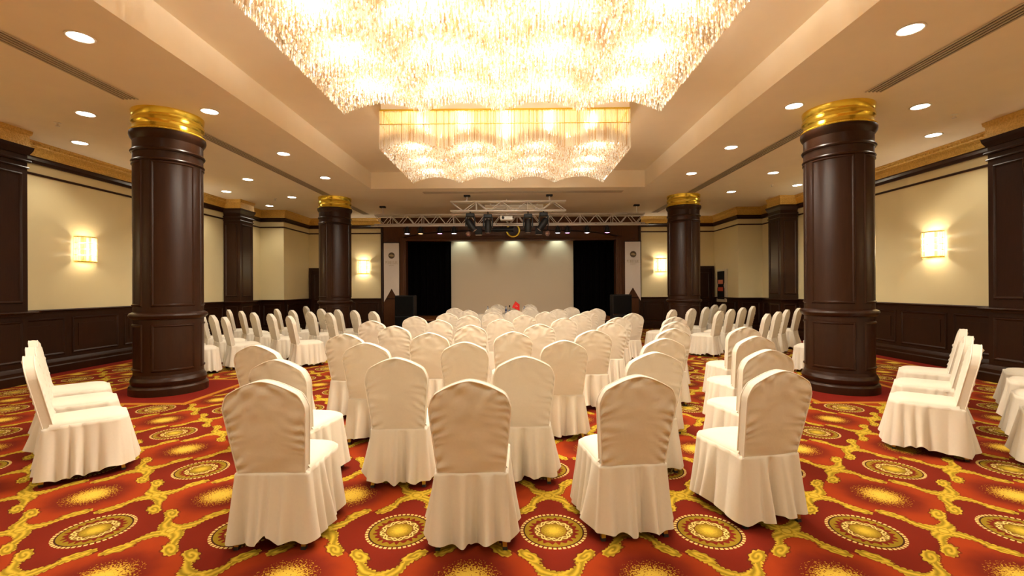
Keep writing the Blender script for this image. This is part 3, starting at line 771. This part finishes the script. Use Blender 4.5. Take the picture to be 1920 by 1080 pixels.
# ------------------------------------------------------------------ trusses and stage lights
def truss(y, hx, z0, z1, dep, n, lab, hang):
    r_ = empty('lighting_truss', (0, y, z0)); tag(r_, lab, 'truss', 'lighting trusses'); h = z1-z0
    for yy in (0, dep):
        for zz in (0, h): MB().tube([(-hx, yy, zz), (hx, yy, zz)], .026, 8).build('chord', 'truss_alu', r_, True)
    pit = 2*hx/n
    def brace(p, q): MB().tube([p, q], .011, 6).build('brace', 'truss_alu', r_, True)
    for yy in (0, dep):
        for i in range(n):
            x = -hx+pit*i
            brace((x, yy, 0 if i % 2 else h), (x+pit, yy, h if i % 2 else 0))
            if i % 4 == 2: brace((x+pit*.0, yy, 0), (x+pit*.0, yy, h))
    for i in range(0, n+1, 2):
        x = -hx+pit*i; brace((x, 0, h), (x, dep, h)); brace((x, 0, 0), (x, dep, 0))
    for x in hang:
        MB().tube([(x, dep/2, h), (x, dep/2, ZC-z0)], .018, 8).build('hanger', 'truss_alu', r_); MB().cbox(x-.09, x+.09, dep/2-.06, dep/2+.06, ZC-z0-.05, ZC-z0, .008).build('ceiling_clamp', 'black_metal', r_)
        MB().box(x-.02, x+.02, -.02, dep+.02, h+.02, h+.05).build('spreader', 'truss_alu', r_)
    return r_
tr1 = truss(14.2, 4.22, 3.52, 3.82, .3, 34, 'long aluminium truss carrying lamps across the stage front', (-4.0, 0, 4.0))
truss(12.6, 1.60, 3.66, 3.92, .25, 9, 'short aluminium truss hung before the long one', (-1.15, 1.15))
MB().tube([(-4.3, -.1, -.06), (4.3, -.1, -.06)], .024, 8).build('lower_pipe', 'truss_alu', tr1, True)
for x in (-4.1, -2.5, -.4, 1.0, 2.7, 4.1): MB().tube([(x, -.1, -.06), (x, 0, 0)], .012, 6).build('pipe_hook', 'black_metal', tr1)
def par(x, y, z, glow, lab):
    r_ = empty('par_lamp', (x, y, z)); tag(r_, lab, 'stage light', 'small stage spotlights')
    MB().lathe([(.0, .17), (.05, .165), (.075, .12), (.085, .03), (.10, -.01), (.10, -.03), (.085, -.03), (.085, -.01), (0, -.005)], 20).build('can', 'black_metal', r_, True, .6)
    MB().lathe([(0, -.035), (.05, -.03), (.08, -.02), (.08, -.012), (0, -.012)], 20).build('lens', glow, r_, True)
    MB().tube([(-.11, 0, .06), (-.11, 0, .14), (0, 0, .17), (.11, 0, .14), (.11, 0, .06)], .01, 6).build('yoke', 'black_metal', r_)
    MB().cbox(-.03, .03, -.03, .03, .12, .197, .008).build('clamp', 'black_metal', r_)
PARS = [(-3.17, 'par_white', 'leftmost'), (-2.75, 'par_amber', 'second from the left'), (-2.15, 'par_pink', 'third from the left'), (-1.71, 'par_white', 'fourth from the left'),
        (1.50, 'par_white', 'fourth from the right'), (1.80, 'par_pink', 'third from the right'), (2.41, 'par_white', 'second from the right'), (3.03, 'par_pink', 'rightmost')]
for x, g, lab in PARS: par(x, 14.1, 3.24, g, f'small black spotlight under the stage truss, {lab}')
def mover(x, y, z, tilt, lab, CT=0):
    y = 12.6; CT = (3.66-.026-z)/.82
    r_ = empty('moving_light', (x, y, z)); tag(r_, lab, 'stage light', 'large black moving lights'); r_.scale = (.82, .82, .82)
    M = Matrix.Rotation(tilt, 4, 'Y')
    MB().cbox(-.14, .14, -.12, .12, .02, .14, .02).build('base', 'black_metal', r_)
    MB().cbox(-.17, -.13, -.05, .05, -.30, .04, .01).cbox(.13, .17, -.05, .05, -.30, .04, .01).build('yoke', 'black_metal', r_)
    MB().lathe([(0, .20), (.08, .19), (.11, .12), (.12, -.05), (.105, -.22), (.09, -.26), (0, -.26)], 20, M=Matrix.Translation((0, 0, -.22)) @ M).build('body', 'black_metal', r_, True, .6)
    MB().lathe([(0, -.272), (.06, -.268), (.085, -.262), (.085, -.255), (0, -.255)], 20, M=Matrix.Translation((0, 0, -.22)) @ M).build('lens', 'disc_mirror', r_, True)
    MB().lathe([(.02, .14), (.02, CT)], 8).build('clamp', 'black_metal', r_)
mover(-1.05, 12.72, 3.47, -.62, 'black moving light angled down, left end of the short truss'); mover(.98, 12.72, 3.48, .62, 'black moving light angled down, right end of the short truss')
mover(-.56, 12.72, 3.44, 0, 'black moving light hanging straight, left of the projector'); mover(.55, 12.72, 3.44, 0, 'black moving light hanging straight, right of the projector')
def scan(x, lab):
    r_ = empty('mirror_ball', (x, 14.1, 3.20)); tag(r_, lab, 'mirror ball', 'small mirror balls')
    bm = bmesh.new(); bmesh.ops.create_icosphere(bm, subdivisions=2, radius=.085); me = bpy.data.meshes.new('ball'); bm.to_mesh(me); bm.free(); me.materials.append(MT['disc_mirror']); link_me('ball', me, r_)
    MB().tube([(0, 0, .08), (0, 0, .237)], .012, 6).build('stem', 'black_metal', r_)
scan(-1.27, 'small pinkish mirror ball under the truss, left one'); scan(1.19, 'small pinkish mirror ball under the truss, right one')
for x, lab in ((-.95, 'left'), (.92, 'right')):
    r_ = empty('flood_lamp', (x, 14.1, 3.30)); tag(r_, f'square black flood lamp beside the {lab} hanging light', 'stage light', 'square flood lamps')
    MB().cbox(-.11, .11, -.09, .09, -.13, .12, .02).build('housing', 'black_metal', r_); MB().cbox(-.09, .09, -.07, .07, -.14, -.13, .004).build('lens', 'disc_mirror', r_); MB().tube([(0, 0, .12), (0, 0, .137)], .012, 6).build('stem', 'black_metal', r_)
pr = empty('projector', (-.06, 13.3, 3.55)); tag(pr, 'small white projector hanging below the truss in the middle', 'projector')
MB().cbox(-.18, .18, -.14, .14, -.06, .06, .02).build('body', 'white_plastic', pr); MB().lathe([(.0, 0), (.04, 0), (.04, .03), (0, .03)], 16, M=Matrix.Translation((-.1, -.17, 0)) @ Matrix.Rotation(-PI/2, 4, 'X')).build('lens', 'black_metal', pr)
MB().tube([(0, 0, .06), (0, 0, ZC-3.55)], .016, 8).build('pole', 'white_plastic', pr); MB().tube([(-.1, .02, .06), (-.16, .05, .2), (-.08, .03, .35)], .008, 6).build('cable', 'white_plastic', pr)
hs = empty('screen_housing', (.15, 13.6, 3.93)); tag(hs, 'long white ceiling box behind the short truss', 'screen housing')
MB().cbox(-.88, .88, -.07, .07, -.07, .07, .025).build('box', 'white_plastic', hs); 
for x in (-.7, .7): MB().box(x-.02, x+.02, -.02, .02, .07, ZC-3.93).build('bracket', 'white_plastic', hs)
bl = empty('black_spot', (-.2, 14.1, 3.33)); tag(bl, 'long black spotlight lying level in front of the gold emblem', 'stage light')
MB().lathe([(0, -.32), (.06, -.32), (.075, -.2), (.07, .2), (.09, .34), (0, .34)], 16, M=Matrix.Rotation(PI/2, 4, 'Y')).build('barrel', 'black_metal', bl, True, .6); MB().tube([(0, 0, .06), (0, 0, .107)], .014, 6).build('clamp', 'black_metal', bl)

# ------------------------------------------------------------------ chairs
def crown(u): a = abs(u); return .992-.100*a**1.6-.055*max(0, (a-.80)/.20)**2.5
def backw(z): return .195+.037*min(1, max(0, (z-.43)/.38))
LEAN = .205
def chair_meshes(seed):
    rs = random.Random(seed); ph = [rs.uniform(0, 6.28) for _ in range(12)]; nv = Vector((seed*3.7, seed*1.3, 0))
    T = .030; NU, NV = 30, 34; Z0 = .425
    us = [-math.cos(PI*i/NU)*.35+(-1+2*i/NU)*.65 for i in range(NU+1)]
    mb = MB()
    def wr(x, z, u, top):
        w = backw(z); e = w-abs(x); s = 1 if x > 0 else -1
        n = noise.noise(Vector((x*5, z*9, 0))+nv); n2 = noise.noise(Vector((x*9, z*26, 3))+nv)
        side = math.exp(-e/.05)*(.013*math.sin(z*105+ph[0 if s > 0 else 1]+n*6+abs(x)*30)*max(0, n+.6))
        d = top-z
        crn = math.exp(-d/.06)*.015*math.sin(u*10+ph[2]+n*5)*(1-abs(u)**3)
        dg = .013*math.sin((z*30+s*x*38)+ph[3]+n*4)*max(0, n2+.15)*math.exp(-d/.22)
        return side+crn+dg+.005*n
    grids = {}
    for sd in (-1, 1):
        vs = []
        for u in us:
            top = crown(u)
            for j in range(NV+1):
                v = j/NV; z = Z0+(top-Z0)*v; x = u*backw(z)
                bul = .012*(1-u*u)*(1-(2*v-1)**4)
                y = sd*(T+bul*(1.0 if sd < 0 else .8)) + sd*wr(x, z, u, top)*(1 if 0 < j < NV and abs(u) < .999 else 0)
                vs.append((x, y-.225-(z-.46)*LEAN, z))
        fs = [(i*(NV+1)+j, (i+1)*(NV+1)+j, (i+1)*(NV+1)+j+1, i*(NV+1)+j+1) for i in range(NU) for j in range(NV)]
        mb.add(vs, fs); grids[sd] = vs
    def border(vs): return [vs[j] for j in range(NV+1)]+[vs[i*(NV+1)+NV] for i in range(1, NU)]+[vs[NU*(NV+1)+NV-j] for j in range(NV+1)]
    A, B = border(grids[-1]), border(grids[1])
    NB = len(A); vs = []
    for k in range(NB):
        a, b_ = Vector(A[k]), Vector(B[k]); vs += [a, a.lerp(b_, .5)+Vector((0, 0, .004)), b_]
    mb.add(vs, [(k*3+q, (k+1)*3+q, (k+1)*3+q+1, k*3+q+1) for k in range(NB-1) for q in (0, 1)])
    nb = len(A); a0, a1, b0, b1 = A[0], A[-1], B[0], B[-1]; mb.add([a0, a1, b1, b0], [(0, 1, 2, 3)])
    out = {'back_cover': mb.mesh('back_cover', 'fabric_white', True)}
    out['piping'] = MB().tube(A, .0042, 6).tube(B, .0042, 6).mesh('piping', 'piping_white', True)
    # seat cover: crowned pad with soft edges
    mb = MB(); N, Mv = 26, 26; vs = []
    def seat_xy(a, b_):          # square -> rounded seat outline
        y = -.215+(.47)*(b_*.5+.5); w = .215+.012*(b_*.5+.5); w *= (1-.16*max(0, (b_-.55)/.45)**2.2)
        return a*w, y+(-.03*max(0, b_)*abs(a)**3)
    for i in range(N+1):
        for j in range(Mv+1):
            a = -1+2*i/N; b_ = -1+2*j/Mv; x, y = seat_xy(a, b_)
            ed = max(abs(a), b_ if b_ > 0 else 0); z = .462+.028*(1-a**4)*(1-max(0, b_)**5) - .012*max(0, (ed-.9)/.1)
            z += .0025*noise.noise(Vector((x*9, y*9, 1))+nv)
            vs.append((x, y, z))
    n1 = len(vs); fs = [(i*(Mv+1)+j, (i+1)*(Mv+1)+j, (i+1)*(Mv+1)+j+1, i*(Mv+1)+j+1) for i in range(N) for j in range(Mv)]
    bd = [i*(Mv+1) for i in range(N+1)]+[N*(Mv+1)+j for j in range(1, Mv+1)]+[i*(Mv+1)+Mv for i in range(N-1, -1, -1)]+[j for j in range(Mv-1, 0, -1)]
    for k in bd: x, y, z = vs[k]; vs.append((x*1.012, y+.004, .425))
    L = len(bd)
    fs += [(bd[k], bd[(k+1) % L], n1+(k+1) % L, n1+k) for k in range(L)]; fs.append(tuple(n1+k for k in range(L)))
    mb.add(vs, fs); out['seat_cover'] = mb.mesh('seat_cover', 'fabric_white', True, 1.2)
    # skirt
    mb = MB(); NS, NH = 220, 14; per = []
    hb, hf, yb_, yf = .213, .228, -.259, .262
    pts = [(-hb, yb_), (hb, yb_), (hf, yf-.07), (hf-.07, yf), (-hf+.07, yf), (-hf, yf-.07)]
    segl = [math.dist(pts[i], pts[(i+1) % 6]) for i in range(6)]; tot = sum(segl)
    for k in range(NS):
        d = tot*k/NS; i = 0
        while d > segl[i]: d -= segl[i]; i += 1
        p, q = Vector(pts[i]), Vector(pts[(i+1) % 6]); per.append(p.lerp(q, d/segl[i]))
    per = [(per[k-2]+per[k-1]+per[k]*2+per[(k+1) % NS]+per[(k+2) % NS])/6 for k in range(NS)]
    nrm = []
    for k in range(NS): t = per[(k+3) % NS]-per[k-3]; nrm.append(Vector((t.y, -t.x)).normalized())
    vs = [(per[k].x-nrm[k].x*.032, per[k].y-nrm[k].y*.032, .446 if per[k].y < -.22 else .448) for k in range(NS)]
    for h in range(NH+1):
        f = h/NH
        for k in range(NS):
            s_ = k/NS; d = s_*tot
            w1 = math.sin(2*PI*8*s_+ph[4]+1.3*math.sin(2*PI*2*s_+ph[5]))
            w2 = 2*abs(math.sin(PI*18*s_+ph[6]+.9*math.sin(2*PI*3*s_+ph[9])))-1.1 if True else 0
            am = .75+.35*math.sin(2*PI*4*s_+ph[10])
            wv = (.45*w1+.62*w2)*am
            # inverted pleat in the middle of the back
            bc = abs(d-segl[0]*(.5+.04*math.sin(ph[7]))); pl = -1.2*math.exp(-(bc/.012)**2)
            o_ = .048*f**1.15+.046*f**.8*wv+.022*f**.6*pl
            if d < segl[0]: o_ += .034*f**.9*math.cos(2*PI*(d/segl[0])*(2.6+.5*math.sin(ph[11]))+ph[8])*math.sin(PI*d/segl[0])**.5
            zz = .452-(.452-.052)*f + (f**4)*(.028*wv-.012*math.cos(2*PI*s_*3+ph[8])+.006*min(0, pl)*-1)
            p = per[k]+nrm[k]*o_; y = p.y
            if h == 0: zz = .436 if p.y < -.22 else .452
            vs.append((p.x, y, zz))
    fs = [(h*NS+k, h*NS+(k+1) % NS, (h+1)*NS+(k+1) % NS, (h+1)*NS+k) for h in range(NH+1) for k in range(NS)]
    mb.add(vs, fs); out['skirt'] = mb.mesh('skirt', 'fabric_white', True)
    return out
leg_me = {}
for sx in (-1, 1):
    for sy in (-1, 1):
        x0, y0 = sx*.175, (-.215 if sy < 0 else .19); x1, y1 = sx*.195, (-.262 if sy < 0 else .225)
        def bar(z0, z1, h):
            def at(z): t = 1-z/.43; return x0+(x1-x0)*t, y0+(y1-y0)*t
            (xa, ya), (xb, yb2) = at(z0), at(z1)
            return MB().add([(xa-h, ya-h, z0), (xa+h, ya-h, z0), (xa+h, ya+h, z0), (xa-h, ya+h, z0), (xb-h, yb2-h, z1), (xb+h, yb2-h, z1), (xb+h, yb2+h, z1), (xb-h, yb2+h, z1)],
                            [(0, 3, 2, 1), (4, 5, 6, 7), (0, 1, 5, 4), (1, 2, 6, 5), (2, 3, 7, 6), (3, 0, 4, 7)])
        leg_me[(sx, sy)] = (bar(.018, .43, .0125).mesh('leg', 'gold_leg'), bar(0, .018, .0140).mesh('foot_cap', 'black_rubber'))
VAR = [chair_meshes(k+1) for k in range(5)]
protos = []
def make_chair(v):
    r_ = empty('banquet_chair')
    for nm in ('back_cover', 'piping', 'seat_cover', 'skirt'): link_me(nm, VAR[v][nm], r_)
    for k, (lm, fm) in leg_me.items():
        l = link_me('leg', lm, r_); link_me('foot_cap', fm, l)
    return r_
nchair = [0]
def place(tx, ty, yaw, label, group, base=False):
    """tx,ty: where the top of the back is (or the seat centre when base)"""
    v = (nchair[0]*3+nchair[0]//5) % 5
    while len(protos) <= v: protos.append(None)
    if protos[v] is None: o = make_chair(v); protos[v] = o
    else: o = copy_tree(protos[v])
    fx, fy = -math.sin(yaw), math.cos(yaw); d = 0 if base else .335
    o.location = (tx+fx*d, ty+fy*d, 0); o.rotation_euler = (0, 0, yaw)
    tag(o, label, 'chair', group); nchair[0] += 1; return o
ORD = ['first', 'second', 'third', 'fourth', 'fifth', 'sixth', 'seventh', 'eighth', 'ninth', 'tenth']
ROWS = [[(-1.2, 2.56), (-.03, 2.56), (.95, 2.68), (1.87, 2.84)],
        [(-1.53, 3.33), (-.67, 3.39), (.29, 3.44), (1.34, 3.64), (2.31, 3.77)],
        [(-2.18, 4.19), (-1.21, 4.34), (-.27, 4.38), (.70, 4.48), (1.73, 4.63), (2.75, 4.81)],
        [(-1.75, 5.22), (-.79, 5.31), (.19, 5.40), (1.17, 5.56), (2.20, 5.73), (3.18, 5.91)],
        [(-1.48, 6.32), (-.42, 6.41), (.56, 6.54), (1.64, 6.78), (2.61, 6.84)],
        [(-2.13, 7.38), (-1.06, 7.49), (-.04, 7.60), (1.05, 7.85), (2.01, 7.96), (3.02, 8.03)],
        [(-1.68, 8.49), (-.69, 8.70), (.38, 8.70), (1.47, 8.93), (2.58, 9.22)],
        [(-1.24, 9.56), (-.29, 9.80), (.86, 9.96), (1.81, 10.11)],
        [(-.93, 10.82), (.17, 10.80), (1.25, 11.20), (2.22, 11.34)],
        [(-1.45, 12.2), (-.40, 12.2), (.59, 12.35), (1.71, 12.35)]]
rj = random.Random(11)
YAWS = {(0, 0): 1, (0, 1): 1, (0, 2): 7, (0, 3): 13, (1, 0): -8, (1, 1): 2, (1, 2): 3, (1, 3): 6, (1, 4): 10, (2, 0): -8}
for r_, row in enumerate(ROWS):
    for k, (x, y) in enumerate(row):
        yw = YAWS.get((r_, k), 3+2.5*x+rj.uniform(-3, 3))
        place(x, y, math.radians(yw), f'cream cloth covered chair, central block, {ORD[r_]} row from the viewer, {ORD[k]} from left', 'covered chairs in the central block')
LW = [('nearest diagonal', [(-5.75, 7.95), (-6.4, 8.55), (-7.05, 9.15), (-7.66, 9.40)]), ('second diagonal', [(-5.32, 8.57), (-5.97, 9.19), (-6.66, 9.86)]),
      ('third diagonal', [(-4.2, 8.81), (-5.0, 9.59), (-5.69, 10.15), (-6.43, 10.91), (-7.2, 11.64)]), ('fourth diagonal', [(-3.88, 9.91), (-4.53, 10.4), (-5.34, 11.2), (-6.14, 11.98)]),
      ('farthest diagonal', [(-3.08, 10.42), (-3.72, 10.98), (-4.32, 11.48), (-4.95, 11.95), (-6.2, 13.77)])]
RW = [('nearest diagonal', [(5.75, 7.95), (6.42, 8.75), (7.1, 9.5)]), ('second diagonal', [(5.08, 8.85), (5.7, 9.57), (6.38, 10.42), (7.1, 11.16)]),
      ('third diagonal', [(4.66, 9.96), (5.29, 10.78), (5.95, 11.57), (6.63, 12.4)]), ('farthest diagonal', [(3.87, 10.65), (4.5, 11.13), (5.19, 11.96), (6.07, 13.47), (6.6, 14.1)])]
for nm, rows, yw in (('left', LW, -46), ('right', RW, 47)):
    for dn, row in rows:
        for k, (x, y) in enumerate(row):
            place(x, y, math.radians(yw+rj.uniform(-3, 3)), f'white covered chair, {nm} wing past the near column, {dn} row, {ORD[k]} from the aisle', f'covered chairs in the {nm} wing')
for k, (x, y) in enumerate([(-3.62, 3.55), (-4.2, 4.10), (-4.76, 4.64)]):
    place(x, y, math.radians(-46), f'white covered chair seen side on at the left edge, {ORD[k]} from the viewer', 'side row at the left edge')
for k, (x, y) in enumerate([(4.29, 4.06), (4.9, 4.75), (5.59, 5.52)]):
    place(x, y, math.radians(49), f'white covered chair seen side on right of the near column, {ORD[k]} from the viewer', 'side row at the right edge')
for k, (x, y) in enumerate([(5.02, 3.57), (5.58, 4.16), (6.21, 4.80), (6.75, 5.35)]):
    place(x, y, math.radians(48), f'white covered chair cut off by the right picture edge, {ORD[k]} from the viewer', 'outer side row cut by the right edge')

# ------------------------------------------------------------------ speakers' table
tb = empty('speakers_table', (.1, 13.61, 0)); tag(tb, 'long table under a white cloth in front of the stage', 'table')
mb = MB(); NS = 160; vs = []; fs = []
HXT, HYT = 1.05, .35
per = []
for k in range(NS):
    d = (2*HXT*2+2*HYT*2)*k/NS
    if d < 2*HXT: per.append((-HXT+d, -HYT, 0, -1))
    elif d < 2*HXT+2*HYT: per.append((HXT, -HYT+d-2*HXT, 1, 0))
    elif d < 4*HXT+2*HYT: per.append((HXT-(d-2*HXT-2*HYT), HYT, 0, 1))
    else: per.append((-HXT, HYT-(d-4*HXT-2*HYT), -1, 0))
for z, f in ((.75, 0), (.735, .006), (.4, .02), (.02, .035)):
    for k, (x, y, nx, ny) in enumerate(per): w = f*(1+.8*math.sin(k*.9)); vs.append((x+nx*w, y+ny*w, z))
for j in range(3):
    for k in range(NS): fs.append((j*NS+k, j*NS+(k+1) % NS, (j+1)*NS+(k+1) % NS, (j+1)*NS+k))
fs.append(tuple(range(NS)))
mb.add(vs, fs).build('table_cover', 'fabric_white', tb, True, .9)
for sx in (-1, 1):
    for sy in (-1, 1): MB().tube([(sx*.95, sy*.28, 0), (sx*.95, sy*.28, .74)], .018, 8).build('leg', 'black_metal', tb)
place(-.40, 14.75, PI, "white covered chair behind the speakers' table, left of the flag", 'chairs at the speakers table')
place(.64, 14.75, PI, "white covered chair behind the speakers' table, right of the flag", 'chairs at the speakers table')
def bottle(x, y, lab):
    r_ = empty('water_bottle', (x, y, .75)); tag(r_, lab, 'bottle', 'water bottles on the table')
    MB().lathe([(.0, 0), (.03, 0), (.033, .01), (.031, .06), (.033, .07), (.033, .14), (.014, .185), (.014, .195), (0, .195)], 16).build('body', 'bottle_plastic', r_, True, .8)
    MB().lathe([(.0, .195), (.016, .195), (.016, .22), (0, .22)], 12).build('cap', 'bottle_cap', r_); MB().lathe([(.0335, .075), (.0345, .08), (.0345, .125), (.0335, .13)], 16, cap=False).build('paper_label', 'bottle_cap', r_)
def glass(x, y, lab):
    r_ = MB().lathe([(.0, .0), (.028, 0), (.034, .11), (.032, .11), (.026, .006), (0, .006)], 16, x, y, .75, cap=False).build('drinking_glass', 'bottle_plastic', None, True, .8); tag(r_, lab, 'glass', 'glasses on the table')
for x, lab in ((-.65, 'leftmost on the table'), (-.10, 'left of the little flag'), (.45, 'right of the little flag')):
    bottle(x, 13.75, 'small plastic water bottle ' + lab); glass(x+.09, 13.78, 'clear drinking glass beside the bottle ' + lab)
fg = empty('table_flag', (.17, 13.7, .75)); tag(fg, 'small red flag with white crescent and star on the table', 'flag')
MB().lathe([(0, 0), (.05, 0), (.05, .012), (.012, .02), (0, .02)], 16).build('base', 'wood_dark', fg); MB().tube([(0, 0, .02), (0, 0, .40)], .005, 6).build('pole', 'gold_leg', fg)
vs = []; fs = []
for i in range(9):
    t = i/8
    for j in range(5):
        v = j/4; x = .01+t*.13-.16*0+(-.11)*v*(1-t)*.9; z = .37-t*.10-v*.19; vs.append((x, .012*math.sin(t*7+v*2), z))
n = len(vs); vs += [(x, y+.004, z) for x, y, z in vs]
for i in range(8):
    for j in range(4): a = i*5+j; fs += [(a, a+5, a+6, a+1), (n+a, n+a+1, n+a+6, n+a+5)]
cl = MB().add(vs, fs).build('cloth', 'red_cloth', fg, True)
cres = []
for i in range(21): a = .6+(2*PI-1.2)*i/20; cres.append((.045+.022*math.cos(a), .19+.022*math.sin(a)+.03))
for i in range(21): a = 2*PI-.75-(2*PI-1.5)*i/20; cres.append((.050+.018*math.cos(a), .19+.018*math.sin(a)+.03))
MB().prism(cres, -.022, -.018).build('crescent', 'white_plastic', cl)
star = []
for i in range(10): a = PI+i*PI/5; rr = .012 if i % 2 == 0 else .005; star.append((.076+rr*math.cos(a), .215+rr*math.sin(a)))
MB().prism(star, -.022, -.018).build('star', 'white_plastic', cl)
mc = empty('table_microphone', (.02, 13.7, .75)); tag(mc, 'small black microphone on a stand left of the flag', 'microphone')
MB().lathe([(0, 0), (.045, 0), (.04, .015), (0, .015)], 16).build('base', 'black_metal', mc); MB().tube([(0, 0, .015), (0, 0, .16), (-.01, -.02, .2)], .006, 6).build('stem', 'black_metal', mc); MB().lathe([(0, -.03), (.018, -.02), (.022, .01), (.012, .03), (0, .034)], 12, -.012, -.025, .22).build('head', 'black_metal', mc, True)
